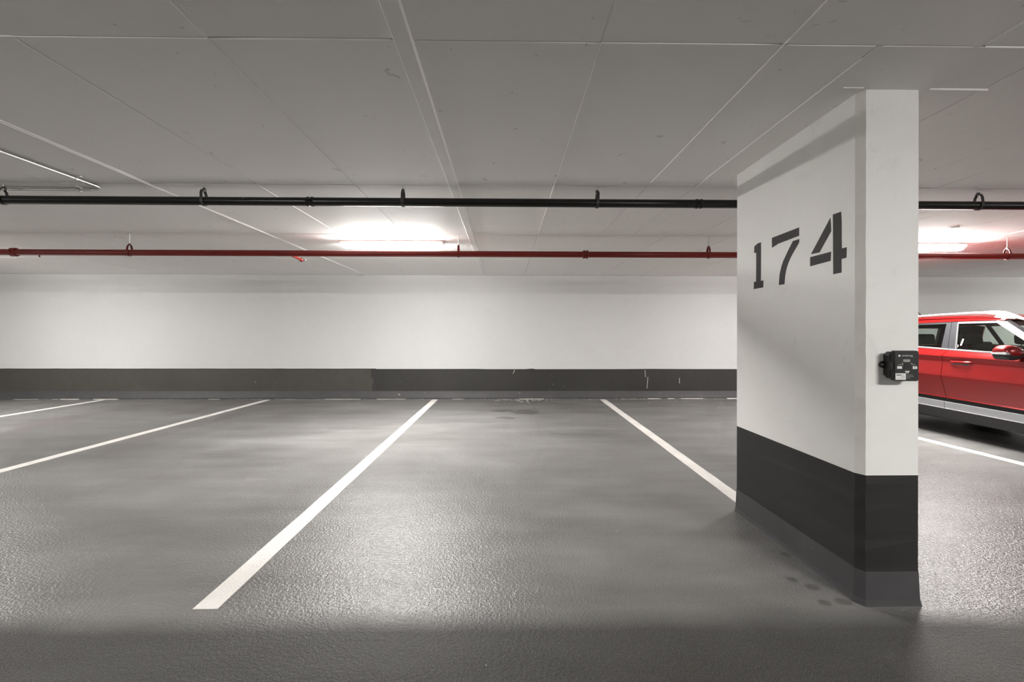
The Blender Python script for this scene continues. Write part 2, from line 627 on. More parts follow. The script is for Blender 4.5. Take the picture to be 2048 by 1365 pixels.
# coating turned up the foot of the pillar
skirt = MB()
prof = [(.014, 0), (.012, .004), (.007, .03), (.0045, .09), (.0025, .150), (.0018, .165)]
k = len(foot)
cx, cy = (PX0 + PX1) / 2, (PY0 + PY1) / 2
nrm = [(-1, 1), (-1, -.4), (-.4, -1), (1, -1), (1, -1), (1, 1)]
for off, z in prof:
    for (x, y), (nx, ny) in zip(foot, nrm):
        skirt.v.append((x + nx * off, y + ny * off * .6, z))
for i in range(len(prof) - 1):
    for j in range(k):
        q = (j + 1) % k
        skirt.f.append((i * k + j, i * k + q, i * k + k + q, i * k + k + j))
pobj(skirt, 'base_cove', M['cove'])
# stencil digits: (y along the side, z)
digits = {
    '1': [[(3.0836, 1.8986), (3.0448, 1.9114), (3.0018, 1.9121), (3.0029, 1.6543), (2.9728, 1.6542), (2.9744, 1.6085), (3.0902, 1.6077), (3.0876, 1.6566), (3.0612, 1.6571), (3.0599, 1.8523), (3.0853, 1.8538)]],
    '7': [[(2.8779, 1.9148), (2.6089, 1.9191), (2.6101, 1.8706), (2.8185, 1.8638), (2.8238, 1.8607), (2.8778, 1.8511)],
          [(2.6664, 1.8515), (2.6087, 1.8512), (2.6100, 1.8324), (2.6338, 1.8093), (2.6608, 1.7842), (2.6883, 1.7563), (2.7093, 1.7290), (2.7234, 1.7046), (2.7341, 1.6773), (2.7413, 1.6493), (2.7470, 1.6045), (2.8034, 1.6056), (2.8012, 1.6386), (2.7953, 1.6742), (2.7781, 1.7172), (2.7598, 1.7481), (2.7380, 1.7735), (2.7130, 1.8024), (2.6884, 1.8285)]],
    '4': [[(2.3555, 1.9116), (2.3522, 1.8380), (2.4384, 1.7431), (2.5075, 1.7453)],
          [(2.5142, 1.7301), (2.3520, 1.7315), (2.3535, 1.6839), (2.5141, 1.6789)],
          [(2.3385, 1.9225), (2.2787, 1.9217), (2.2759, 1.7344), (2.2428, 1.7337), (2.2437, 1.6820), (2.2768, 1.6808), (2.2762, 1.6121), (2.3353, 1.6110)]],
}
for name, polys in digits.items():
    mb = MB()
    for p in polys:
        mb.prism(p, lambda q, t: (t, q[0], q[1]), PX0 - .0008, PX0 + .0005)
    o = pobj(mb, 'stencil_digit', M['digit'])
    o['label'] = 'black stencilled digit ' + name

# ------------------------------------------------------------------ floor lines
def stall_line(x0, y0, x1, y1, w, label):
    n = 24
    L, R = [], []
    for i in range(n + 1):
        t = i / n
        x, y = x0 + (x1 - x0) * t, y0 + (y1 - y0) * t
        L.append((x - w / 2 + random.uniform(-.002, .002), y + (random.uniform(-.006, .006) if i in (0,) else 0)))
        R.append((x + w / 2 + random.uniform(-.002, .002), y + (random.uniform(-.006, .006) if i in (0,) else 0)))
    mb = MB()
    mb.v = [(*p, .0025) for p in L] + [(*p, .0025) for p in R] + [(*p, -.002) for p in L] + [(*p, -.002) for p in R]
    m = n + 1
    for i in range(n):
        mb.f += [(i, m + i, m + i + 1, i + 1), (i, i + 1, 2 * m + i + 1, 2 * m + i), (m + i, 3 * m + i, 3 * m + i + 1, m + i + 1)]
    mb.f += [(0, 2 * m, 3 * m, m), (n, m + n, 3 * m + n, 2 * m + n)]
    o = mb.obj('stall_line', M['line'])
    return tag(o, label, 'floor line', 'white stall lines painted on the floor')


LY = WY - .16
stall_line(-7.93, 2.17, -7.82, LY, .115, 'white stall line at the far left, reaching the rear wall')
stall_line(-4.80, 2.17, -4.63, LY, .115, 'second white stall line from the left, running out of frame')
stall_line(-1.409, 2.165, -1.375, LY, .117, 'long white stall line left of the bright floor reflection')
stall_line(1.838, 3.40, 1.935, LY, .115, 'white stall line running to the back of the pillar')
stall_line(5.22, 2.17, 5.13, LY, .115, 'white stall line beside the red car')


# ------------------------------------------------------------------ light fixtures
def make_light():
    root = link('batten_light', None)
    L = 1.276
    h = MB().prism([(-.058, 0), (.058, 0), (.066, -.014), (.066, -.030), (.079, -.033), (.079, -.036), (-.079, -.036), (-.079, -.033), (-.066, -.030), (-.066, -.014)],  # wide lower brim is added to hold back glow on the ceiling
                   lambda p, t: (t, p[0], p[1]), -L / 2, L / 2)
    h.obj('housing', M['housing'], root)
    prof = [(-.058, -.035), (-.058, -.066), (-.036, -.091), (.036, -.091), (.058, -.066), (.058, -.035)]
    mb = MB()
    xs = [(-L / 2 + .012, .75), (-L / 2 + .05, 1), (L / 2 - .05, 1), (L / 2 - .012, .75)]
    n = len(prof)
    for x, s in xs:
        for y, z in prof:
            mb.v.append((x, y * s, -.035 + (z + .035) * s))
    for i in range(len(xs) - 1):
        for j in range(n - 1):
            a = i * n + j
            mb.f.append((a, a + 1, a + n + 1, a + n))
    mb.f += [tuple(range(n)), tuple(range((len(xs) - 1) * n, len(xs) * n))]
    mb.obj('diffuser', M['lens'], root, smooth=.6)
    # the tube's light: most of it straight down, the rest out of both long sides of the diffuser
    for nm, w, e, loc, rx in (('tube_down', .085, TUBE, (0, 0, -.0935), 0),
                              ('tube_side', .045, SIDE_W, (0, -.0605, -.068), -math.radians(64)),
                              ('tube_side', .045, SIDE_W, (0, .0605, -.068), math.radians(64))):
        tube = bpy.data.lights.new(nm, 'AREA')
        tube.shape = 'RECTANGLE'
        tube.size, tube.size_y = L - .10, w
        tube.energy = e
        tube.color = (1.0, 0.975, 0.945)
        link(nm, tube, root, loc).rotation_euler = (rx, 0, 0)
    for s in (-1, 1):
        MB().prism([(-.058, 0), (.058, 0), (.052, -.045), (-.052, -.045)], lambda p, t: (t, p[0], p[1]),
                   s * L / 2, s * (L / 2 + .016)).obj('end_cap', M['housing'], root, bevel=.004)
        for xx in (.2, .5):
            MB().box(s * xx - .012, s * xx + .012, -.066, -.056, -.036, -.014).obj('clip', M['steel'], root)
    return root


lamp0 = make_light()
spots = [(-1.43, 5.80), (5.28, 5.80), (-8.15, 5.80), (12.0, 5.80),
         (3.07, -1.50), (-3.85, -1.50), (-10.7, -1.5), (10.0, -1.5)]
lamp_labels = ['lit tube light on the ceiling above the red pipe, mid frame',
               'lit tube light half hidden behind the pillar, above the red car',
               'lit tube light on the ceiling left of the frame', 'lit tube light on the ceiling right of the frame',
               'aisle tube light on the ceiling behind the camera, right', 'aisle tube light on the ceiling behind the camera, left',
               'aisle tube light far left behind the camera', 'aisle tube light far right behind the camera']
for i, (x, y) in enumerate(spots):
    o = lamp0 if i == 0 else copy_tree(lamp0)
    o.location = (x, y, CE + .0005)
    tag(o, lamp_labels[i], 'ceiling light', 'tube lights on the garage ceiling')


# ------------------------------------------------------------------ pipes
def pipe_run(name, y, z, r, mat, hangers, couplings, label, strap_mat, coup_r, coup_l):
    p = MB().tube([(XL + .02, y, z), (XR - .02, y, z)], r, 28).obj(name, mat, None, smooth=.7)
    tag(p, label, 'pipe')
    for x, tilt in hangers:
        st = MB()
        w = .011
        hook = z + r + .055
        # clevis strap: a loop round the pipe that closes to a peak under the rod
        path = []
        for k in range(15):
            a = PI * (1 + k / 14)
            path.append((math.cos(a) * (r + .003), math.sin(a) * (r + .003)))
        path = [(-.012, r + .055), (-r * .8, r + .030), (-r - .003, r * .35)] + path + [(r + .003, r * .35), (r * .8, r + .030), (.012, r + .055)]
        outer = [(a, b) for a, b in path]
        v, f = [], []
        th = .0035
        for i, (a, b) in enumerate(outer):
            pa = outer[max(i - 1, 0)]
            pb = outer[min(i + 1, len(outer) - 1)]
            d = Vector((pb[0] - pa[0], pb[1] - pa[1])).normalized()
            nx, ny = -d.y * th, d.x * th
            for sx, q in ((-w, 0), (w, 0), (w, 1), (-w, 1)):
                yy, zz = a - nx * q, b - ny * q
                v.append((x + sx + tilt * max(0, zz), y + yy, z + zz))
        m = len(outer)
        for i in range(m - 1):
            for e in range(4):
                f.append((i * 4 + e, i * 4 + (e + 1) % 4, i * 4 + 4 + (e + 1) % 4, i * 4 + 4 + e))
        f += [(0, 1, 2, 3), ((m - 1) * 4, (m - 1) * 4 + 3, (m - 1) * 4 + 2, (m - 1) * 4 + 1)]
        st.add(v, f)
        st.box(x - w, x + w, y - .016, y + .016, hook - .003, hook + .003)
        h = st.obj('hanger_strap', strap_mat, p)
        MB().tube([(x, y, hook - .012), (x, y, CE + .004)], .0052, 8).obj('hanger_rod', M['steel'], h)
        MB().tube([(x, y, hook + .003), (x, y, hook + .015)], .012, 6).obj('hanger_nut', strap_mat, h)
    for x in couplings:
        mb = MB().tube([(x - coup_l, y, z), (x - coup_l + .01, y, z), (x - coup_l * .35, y, z), (x - coup_l * .3, y, z),
                        (x + coup_l * .3, y, z), (x + coup_l * .35, y, z), (x + coup_l - .01, y, z), (x + coup_l, y, z)],
                       [r + .002, coup_r, coup_r, coup_r - .005, coup_r - .005, coup_r, coup_r, r + .002], 24)
        cp = mb.obj('coupling', mat, p, smooth=.5)
        for s in (-1, 1):
            MB().tube([(x - .012, y + s * (coup_r + .010), z), (x + .012, y + s * (coup_r + .010), z)], .009, 6).obj('bolt', mat, cp)
            MB().box(x - coup_l * .6, x + coup_l * .6, y + s * (coup_r - .006) - .008, y + s * (coup_r - .006) + .008,
                     z - .016, z + .016).obj('bolt_lug', mat, cp, bevel=.003)
    return p


pipe_run('drain_pipe', 3.645, 2.350, .033, M['black_pipe'],
         [(-3.95, -.15), (-2.385, -.12), (-.815, .0), (.738, .06), (2.30, 0), (3.85, .06), (5.42, 0), (-5.52, 0)],
         [-1.55, 1.56, -8.0, 6.6], 'black pipe hung below the ceiling, nearest the camera', M['dark_steel'], .038, .030)
red = pipe_run('sprinkler_pipe', 5.40, 2.245, .0355, M['red_pipe'],
               [(-4.40, 0), (-.552, 0), (2.43, 0), (6.06, 0), (-7.6, 0), (9.4, 0)], [-5.73, .957, 7.6],
               'red sprinkler pipe hung below the ceiling, farther from the camera', M['red_pipe'], .050, .036)
br = MB().tube([(-2.545, 5.42, 2.236), (-2.548, 5.60, 2.229), (-2.552, 5.735, 2.222)], .0165, 14).obj('branch_pipe', M['red_pipe'], red, smooth=.6)
MB().tube([(-2.552, 5.720, 2.223), (-2.5525, 5.728, 2.2225), (-2.554, 5.760, 2.221), (-2.5545, 5.772, 2.220)],
          [.018, .024, .024, .019], 16).obj('end_cap', M['red_pipe'], br, smooth=.5)
MB().tube([(-2.520, 5.748, 2.222), (-2.502, 5.748, 2.224)], .013, 10).obj('sprinkler_head', M['steel'], br)
MB().tube([(-5.44, 5.40, 2.212), (-5.44, 5.40, 2.188)], .007, 8).obj('drain_plug', M['red_pipe'], red)

# metal conduit in the top left corner
pts = [(-3.20, -0.9, 2.452), (-3.20, 3.60, 2.452)]
for k in range(1, 8):
    a = PI / 2 * k / 7
    pts.append((-3.20 - .11 * (1 - math.cos(a)), 3.60 + .11 * math.sin(a), 2.452))
pts.append((-13.9, 3.71, 2.452))
con = tag(MB().tube(pts, .0115, 12).obj('conduit', M['steel'], None, smooth=.7),
          'thin bare metal conduit with an elbow, on the ceiling at upper left', 'conduit')
for x, y, al in ((-3.2, 3.44, 0), (-3.2, 1.6, 0), (-3.42, 3.71, 1), (-5.6, 3.71, 1)):
    mb = MB()
    if al:
        mb.tube([(x - .010, y, 2.452), (x + .010, y, 2.452)], .0145, 12)
        mb.box(x - .010, x + .010, y - .04, y + .04, CE - .004, CE + .003)
    else:
        mb.tube([(x, y - .010, 2.452), (x, y + .010, 2.452)], .0145, 12)
        mb.box(x - .04, x + .04, y - .010, y + .010, CE - .004, CE + .003)
    mb.obj('conduit_strap', M['steel'], con)

# ------------------------------------------------------------------ gas detector on the pillar
det = tag(link('gas_detector', None), 'black gas detector box screwed to the front of the pillar', 'detector')
det.location = (1.859, PY0, 1.083)
DW, DH, DD = .112, .141, .072


def dpoly(x0, x1, z0, z1, c):
    return [(x0 + c, z0), (x1 - c, z0), (x1, z0 + c), (x1, z1 - c), (x1 - c, z1), (x0 + c, z1), (x0, z1 - c), (x0, z0 + c)]


def dpr(poly, y0, y1):
    return MB().prism(poly, lambda p, t: (p[0], t, p[1]), y0, y1)


dpr(dpoly(-.052, .052, .008, DH - .006, .018), -.046, .0005).obj('case', M['det_black'], det, bevel=.003)
lid = dpr(dpoly(-.056, .056, 0, DH, .007), -DD, -.046).obj('lid', M['det_lid'], det, bevel=.002)
for s in (-1, 1):
    ear = dpr([(s * .045, .055), (s * .066, .058), (s * .074, .066), (s * .074, .080), (s * .066, .088), (s * .045, .091)], -.010, .0004)
    ear.obj('mounting_ear', M['det_black'], det, bevel=.002)
    MB().tube([(s * .064, -.009, .073), (s * .064, -.014, .073)], .006, 12).obj('screw', M['steel'], det)
    for z in (.014, .050, .092, .128):
        MB().box(s * .0535 - .003, s * .0535 + .003, -.062, -.038, z - .003, z + .003).obj('hinge_lug', M['det_lid'], det)
    MB().box(s * .056 - .003, s * .056 + .003, -.066, -.050, .055, .087).obj('latch', M['det_black'], det, bevel=.001)
for z in (.035, .111):
    MB().box(-.0562, -.045, -.045, -.041, z - .016, z + .016).obj('slot', M['det_slot'], det)
FY = -DD - .0006


def ink(name, x0, x1, z0, z1, m, proud=.0004):
    return MB().box(x0, x1, FY - proud, FY + .001, z0, z1).obj(name, m, lid)


def text(body, x, z, size, m, name):
    cu = bpy.data.curves.new(name, 'FONT')
    cu.body = body
    cu.size = size
    cu.extrude = .0001
    cu.resolution_u = 3
    ob = bpy.data.objects.new('tmp_text', cu)
    C.objects.link(ob)
    me = bpy.data.meshes.new_from_object(ob.evaluated_get(bpy.context.evaluated_depsgraph_get()))
    bpy.data.objects.remove(ob)
    me.materials.clear()
    me.materials.append(m)
    o = link(name, me, lid, (x, FY - .0004, z))
    o.rotation_euler = (PI / 2, 0, 0)
    return o


text('armstrong', -.0235, .1150, .0118, M['white_print'], 'brand_print')
mb = MB()
mb.prism([(-.036 + .0055 * math.cos(a * PI / 6), .1175 + .0045 * math.sin(a * PI / 6)) for a in range(12)],
         lambda p, t: (p[0], t, p[1]), FY - .0004, FY + .001)
mb.obj('logo_mark', M['white_print'], lid)
ink('display_window', -.018, .014, .089, .101, M['grey_print'])
ink('side_label', -.046, -.024, .0575, .0695, M['white_print'])
ink('side_label', .027, .047, .0565, .0690, M['white_print'])
ink('label_text', .031, .033, .059, .066, M['grey_print'], .0007)
ink('label_text', .037, .041, .059, .066, M['grey_print'], .0007)
for z, x0 in ((.080, -.014), (.0735, -.010), (.0675, -.010), (.061, -.014)):
    MB().box(x0, .0135, FY - .0004, FY + .001, z - .0019, z + .0019).obj('vent_slot', M['det_slot'], lid)
ink('caption_print', -.043, -.018, .0752, .0775, M['grey_print'])
ink('caption_print', .022, .039, .0752, .0775, M['grey_print'])
for s in (-1, 1):
    MB().prism([(s * .018, .0815), (s * .0235, .0795), (s * .0235, .0838)][::s], lambda p, t: (p[0], t, p[1]), FY - .0004, FY + .001).obj(
        'arrow_print', M['white_print'], lid)
ink('warning_print', -.009, .011, .043, .0475, M['white_print'])
ink('warning_print', -.005, .008, .0375, .0408, M['white_print'])
st = ink('sticker', -.054, -.006, .0065, .0365, M['white_print'])
ink('sticker_print', -.050, -.030, .026, .0305, M['dark_print'], .0008)
ink('sticker_print', -.030, -.018, .0265, .030, M['grey_print'], .0008)
ink('sticker_print', -.030, -.010, .0175, .0205, M['grey_print'], .0008)
ink('sticker_print', -.050, -.012, .0115, .0125, M['grey_print'], .0008)
for z, x1 in ((.0275, .027), (.0205, .031), (.0135, .014)):
    ink('small_print', -.003, x1, z, z + .0017, M['grey_print'])

# ------------------------------------------------------------------ red car (nose towards the aisle, -y)
car = tag(link('parked_car', None), 'red compact suv with silver roof rails parked right of the pillar', 'car')
car.location = (6.465, 5.46, 0)
HW = .885


def lerp_tab(tab, x):
    if x <= tab[0][0]:
        return tab[0][1]
    for (a, b), (c, d) in zip(tab, tab[1:]):
        if x <= c:
            return b + (d - b) * (x - a) / (c - a)
    return tab[-1][1]


# outward offset of the body side by height
SIDE = [(.25, -.075), (.34, -.050), (.352, -.034), (.440, -.030), (.447, -.040), (.484, -.048), (.490, -.036), (.502, -.050),
        (.62, -.022), (.755, .010), (.768, .012), (.80, .006), (.86, -.006), (.945, -.022), (.965, -.020), (1.008, -.002), (1.018, .0), (1.03, -.004),
        (1.095, -.045), (1.16, -.06)]


def plan(y):
    a = abs(y)
    k = 0 if a < 1.0 else .055 * ((a - 1.0) / 1.0) ** 2
    return HW - k


def side_x(y, z):
    return plan(y) + lerp_tab(SIDE, z - .020 * y)


def rake(z, y):
    return z + .020 * y


def belt(y):
    return 1.098 + .042 * max(-.2, y)


def seam(z):                       # joint between the two doors
    return lerp_tab([(.30, .25), (.50, .258), (.80, .272), (.96, .278), (1.03, .268), (1.12, .215)], z)


ZS = [.352, .440, .447, .484, .490, .502, .56, .62, .69, .755, .768, .80, .86, .905, .945, .965, 1.008, 1.018, 1.03, 1.06, 1.095]


def side_panel(name, s, ya, yb, zmin=None, z_lo=.352, m='car_red', ny=14, top=belt, ztab=None, parent=None, out=0.0):
    """a body-side panel between the joints ya(z) and yb(z); zmin(y) cuts a wheel arch"""
    zs = [z for z in (ztab or ZS) if z >= z_lo - 1e-6]
    mb = MB()
    n = len(zs) - 1
    for j, zb in enumerate(zs):
        for i in range(ny + 1):
            t = i / ny
            y = ya(zb) + (yb(zb) - ya(zb)) * t
            z = rake(zb, y)
            if top and j == n:
                z = top(y)
            if zmin:
                lo = zmin(y)
                z = max(z, lo + .002 * j)
            mb.v.append((s * (side_x(y, z) + out), y, z))
    for j in range(n):
        for i in range(ny):
            a = j * (ny + 1) + i
            mb.f.append((a, a + 1, a + ny + 2, a + ny + 1))
    # fold the rim inwards so the panel has depth
    ring = list(range(ny + 1)) + [j * (ny + 1) + ny for j in range(1, n + 1)] + \
        [n * (ny + 1) + i for i in range(ny - 1, -1, -1)] + [j * (ny + 1) for j in range(n - 1, 0, -1)]
    o = len(mb.v)
    for r in ring:
        x, y, z = mb.v[r]
        mb.v.append((x - s * .022, y, z))
    k = len(ring)
    for i in range(k):
        mb.f.append((ring[i], ring[(i + 1) % k], o + (i + 1) % k, o + i))
    return mb.obj(name, M[m], parent or car, smooth=.35)


def const(v):
    return lambda z: v


def arch(yc, r):
    def f(y):
        d = abs(y - yc)
        return (.33 + math.sqrt(max(0, r * r - d * d))) if d < r else .0
    return f


G = .0028
TOPZ = 1.452


def green_x(z):                    # half width of the glasshouse by height
    return HW - lerp_tab([(1.05, .040), (1.10, .050), (1.45, .185), (1.49, .205), (1.54, .27)], z)


def glass_quad(name, s, pts, m, parent, out=0.0, n=6, solid=.004):
    """pts: four (y, z) corners in the leaning plane of the glasshouse"""
    mb = MB()

    def fn(u, v):
        a = Vector(pts[0]).lerp(Vector(pts[1]), u)
        b = Vector(pts[3]).lerp(Vector(pts[2]), u)
        q = a.lerp(b, v)
        return (s * (green_x(q.y) + out), q.x, q.y)
    mb.grid(fn, n, n)
    return mb.obj(name, M[m], parent, smooth=.5, solid=solid)


for s in (-1, 1):
    fr = side_panel('front_door', s, const(-.80), lambda z: seam(z) - G, None, .452)
    re = side_panel('rear_door', s, lambda z: seam(z) + G, lambda z: lerp_tab([(.4, .86), (.7, 1.02), (.95, 1.16), (1.1, 1.14)], z), None, .452)
    TZ = [.356, .366, .436, .442]
    side_panel('door_cladding', s, const(-.80), lambda z: seam(z) - G, None, .3, 'car_trim', 10, None, TZ, fr, .010)
    side_panel('door_cladding', s, lambda z: seam(z) + G, const(.86), None, .3, 'car_trim', 10, None, TZ, re, .010)
    for y0, y1, pr in ((-.80, .249, fr), (.256, .86, re)):
        side_panel('bright_moulding', s, const(y0), const(y1), None, .3, 'car_rail', 6, None, [.3500, .3535, .357], pr, .015)
    side_panel('sill', s, const(-.92), const(.95), None, .2, 'car_black', 12, None, [.225, .27, .31, .340, .349], None, .006)
    side_panel('front_fender', s, const(-2.02), const(-.806), arch(-1.26, .37), .30, ztab=[.30] + ZS, top=lambda y: lerp_tab([(-2.0, .93), (-1.2, 1.03), (-.8, belt(-.8))], y), ny=44)
    side_panel('rear_quarter', s, lambda z: lerp_tab([(.4, .866), (.7, 1.026), (.95, 1.166), (1.1, 1.146)], z), const(1.93), arch(1.26, .37), .30, ztab=[.30] + ZS, ny=44)
    # wheel-arch cladding
    for yc in (-1.26, 1.26):
        mb = MB()
        n = 28
        for i in range(n + 1):
            a = PI * i / n
            for rr, dx in ((.372, -.02), (.372, .012), (.425, .010), (.428, -.01)):
                y, z = yc + math.cos(a) * rr, .33 + math.sin(a) * rr
                mb.v.append((s * (plan(y) - .004 + dx), y, z))
        for i in range(n):
            for e in range(3):
                mb.f.append((i * 4 + e, i * 4 + e + 1, i * 4 + 5 + e, i * 4 + 4 + e))
        mb.obj('arch_cladding', M['car_black'], car, smooth=.4)
    # door handles
    for d, y0, nm in ((fr, -.105, 'front'), (re, .86, 'rear')):
        if nm == 'rear':
            y0 = .80
        L = .285 if nm == 'front' else .24
        rc = MB()
        xw = side_x(y0 + L / 2, .93)
        rc.lathe([(0.001, 0), (.6, .0), (1.0, .004)], 20,
                 lambda a, b, c: (s * (xw + .0015 + c * .2), y0 + L * .5 + a * L * .38, .948 + b * .042))
        rc.obj('handle_recess', M['car_black'], d)
        h = MB()
        path = [(xw - .006, y0 + L), (xw + .022, y0 + L - .03), (xw + .034, y0 + L * .7), (xw + .036, y0 + L * .4), (xw + .030, y0 + .05), (xw - .006, y0)]
        for x, y in path:
            for dx, dz in ((-.006, -.017), (.005, -.017), (.007, .004), (-.004, .016)):
                h.v.append((s * (x + dx), y, .958 + dz))
        for i in range(len(path) - 1):
            for e in range(4):
                h.f.append((i * 4 + e, i * 4 + (e + 1) % 4, i * 4 + 4 + (e + 1) % 4, i * 4 + 4 + e))
        h.f += [(0, 1, 2, 3), tuple(range((len(path) - 1) * 4, len(path) * 4))]
        h.obj('door_handle', M['car_red'], d, smooth=.5, bevel=.003)
    # waist moulding
    for y0, y1, pr in ((-.84, .212, fr), (.218, 1.30, re)):
        mb = MB()
        for i in range(13):
            y = y0 + (y1 - y0) * i / 12
            z = belt(y)
            x = side_x(y, z - .003)
            for dx, dz in ((-.03, -.004), (.006, -.004), (.004, .010), (-.03, .012)):
                mb.v.append((s * (x + dx), y, z + dz))
        for i in range(12):
            for e in range(4):
                mb.f.append((i * 4 + e, i * 4 + (e + 1) % 4, i * 4 + 4 + (e + 1) % 4, i * 4 + 4 + e))
        mb.f += [(0, 1, 2, 3), (48, 49, 50, 51)]
        mb.obj('waist_moulding', M['car_trim'], pr)
    # door windows
    b0 = belt(0) + .008
    glass_quad('window', s, [(-.80, b0), (.165, b0), (.245, TOPZ - .012), (-.235, TOPZ - .012)], 'glass', fr, -.012)
    glass_quad('window', s, [(.325, belt(.3) + .006), (1.06, belt(1.0) + .006), (1.16, TOPZ - .02), (.385, TOPZ - .012)], 'glass', re, -.012)
    glass_quad('quarter_window', s, [(1.115, belt(1.1) + .006), (1.40, belt(1.3) + .006), (1.235, TOPZ - .03), (1.215, TOPZ - .03)], 'glass', car, -.012)
    if s < 0:
        glass_quad('window_sticker', s, [(.100, 1.162), (.118, 1.162), (.118, 1.244), (.100, 1.244)], 'white_print', fr, -.0105, 2, .001)
        rg = MB()
        rg.lathe([(.016, 0), (.023, 0), (.023, .001), (.016, .001)], 18,
                 lambda a, b, c: (s * (green_x(1.150 + b) - .0105 + c), .158 + a, 1.150 + b))
        rg.obj('window_sticker', M['white_print'], fr)
    # frames
    glass_quad('b_pillar', s, [(.142, b0 - .01), (.232, b0 - .01), (.318, TOPZ + .006), (.240, TOPZ + .006)], 'car_gloss', fr, .006, 4, .02)
    glass_quad('b_pillar', s, [(.238, b0 - .01), (.327, b0 - .01), (.386, TOPZ + .006), (.324, TOPZ + .006)], 'car_gloss', re, .006, 4, .02)
    glass_quad('window_channel', s, [(.125, b0 - .01), (.141, b0 - .01), (.239, TOPZ - .01), (.226, TOPZ - .01)], 'car_chrome', fr, .008, 4, .012)
    glass_quad('window_frame', s, [(-.225, TOPZ - .016), (.240, TOPZ - .016), (.240, TOPZ + .008), (-.222, TOPZ + .008)], 'car_chrome', fr, .004, 4, .012)
    glass_quad('window_frame', s, [(-.838, b0 - .006), (-.80, b0 - .006), (-.222, TOPZ - .016), (-.222, TOPZ + .008)], 'car_chrome', fr, .004, 6, .012)
    glass_quad('window_frame', s, [(.386, TOPZ - .016), (1.14, TOPZ - .028), (1.22, TOPZ + .0), (.386, TOPZ + .006)], 'car_black', re, .002, 4, .012)
    glass_quad('window_frame', s, [(1.055, belt(1.0)), (1.115, belt(1.1)), (1.218, TOPZ - .01), (1.155, TOPZ - .01)], 'car_black', re, .004, 4, .015)
    glass_quad('d_pillar', s, [(1.40, belt(1.3) - .01), (1.88, belt(1.5) - .02), (1.66, TOPZ + .01), (1.225, TOPZ - .03)], 'car_red', car, .002, 6, .02)
    glass_quad('pillar_trim', s, [(1.41, belt(1.3) - .01), (1.80, belt(1.5) - .02), (1.62, TOPZ), (1.24, TOPZ - .03)], 'car_seat', car, -.035, 6, .01)
    # A-pillar, outside the window frame
    mb = MB()
    for i in range(9):
        t = i / 8
        y, z = -.90 + (.70) * t, 1.075 + (.415) * t
        x = green_x(z)
        mb.v += [(s * (x + .012), y + .02, z - .006), (s * (x - .004), y - .045, z + .004), (s * (x - .055), y - .055, z + .012), (s * (x - .05), y + .01, z - .03)]
    for i in range(8):
        for e in range(4):
            mb.f.append((i * 4 + e, i * 4 + (e + 1) % 4, i * 4 + 4 + (e + 1) % 4, i * 4 + 4 + e))
    mb.f += [(0, 1, 2, 3), (32, 33, 34, 35)]
    mb.obj('a_pillar', M['car_black'], car, smooth=.5)
    # gutter: the red strip over the doors
    mb = MB()
    n = 26
    for i in range(n + 1):
        y = -.30 + 2.02 * i / n
        top = lerp_tab([(-.30, 1.478), (-.12, 1.508), (.2, 1.522), (.7, 1.520), (1.2, 1.505), (1.72, 1.47)], y)
        bot = lerp_tab([(-.30, 1.470), (-.12, 1.474), (.2, 1.472), (.7, 1.462), (1.2, 1.448), (1.72, 1.425)], y)
        x = green_x(1.47)
        mb.v += [(s * (x - .03), y, bot - .012), (s * (x + .012), y, bot - .006), (s * (x + .006), y, (top + bot) / 2), (s * (x - .022), y, top), (s * (x - .07), y, top + .006)]
    for i in range(n):
        for e in range(5):
            mb.f.append((i * 5 + e, i * 5 + (e + 1) % 5, i * 5 + 5 + (e + 1) % 5, i * 5 + 5 + e))
    mb.f += [(0, 1, 2, 3, 4), tuple(range(n * 5, n * 5 + 5))]
    mb.obj('roof_gutter', M['car_red'], car, smooth=.5)
    # roof rail with two feet
    mb = MB()
    n = 34
    for i in range(n + 1):
        t = i / n
        y = -.50 + 2.02 * t
        zc = lerp_tab([(-.50, 1.455), (-.38, 1.500), (-.26, 1.540), (-.14, 1.558), (.10, 1.566), (.5, 1.562), (1.0, 1.548), (1.35, 1.525), (1.52, 1.495)], y)
        hh = lerp_tab([(-.50, .010), (-.30, .030), (-.16, .028), (0, .0165), (.3, .012), (1.2, .012), (1.4, .018), (1.52, .008)], y)
        ww = lerp_tab([(-.50, .010), (-.3, .022), (.2, .017), (1.52, .012)], y)
        x = .648
        for a in range(10):
            q = 2 * PI * a / 10
            mb.v.append((s * (x + math.cos(q) * ww), y, zc + math.sin(q) * hh))
    for i in range(n):
        for e in range(10):
            mb.f.append((i * 10 + e, i * 10 + (e + 1) % 10, i * 10 + 10 + (e + 1) % 10, i * 10 + 10 + e))
    mb.f += [tuple(range(10)), tuple(range(n * 10, n * 10 + 10))]
    rail = mb.obj('roof_rail', M['car_rail'], car, smooth=.6)
    for y, L, zt in ((-.25, .12, 1.53), (1.30, .10, 1.52)):
        MB().prism([(y - L, 1.475), (y + L, 1.495), (y + L * .6, zt), (y - L * .6, zt - .02)], lambda p, t: (t, p[0], p[1]),
                   s * .632, s * .664).obj('rail_foot', M['car_rail'] if y < 0 else M['car_black'], rail, bevel=.006)
    # mirror
    mir = MB()
    prof = [(.905, .25), (.935, .70), (.985, .92), (1.035, 1.0), (1.085, .92), (1.118, .55), (1.126, .2)]
    n = 16
    for x, k in prof:
        for a in range(n):
            q = 2 * PI * a / n
            cy, cz = math.cos(q), math.sin(q)
            ey = math.copysign(abs(cy) ** .7, cy)
            ez = math.copysign(abs(cz) ** .6, cz)
            mir.v.append((s * x, -.615 + ey * .085 * (.6 + .4 * k), 1.112 + ez * .075 * k))
    m_ = len(prof)
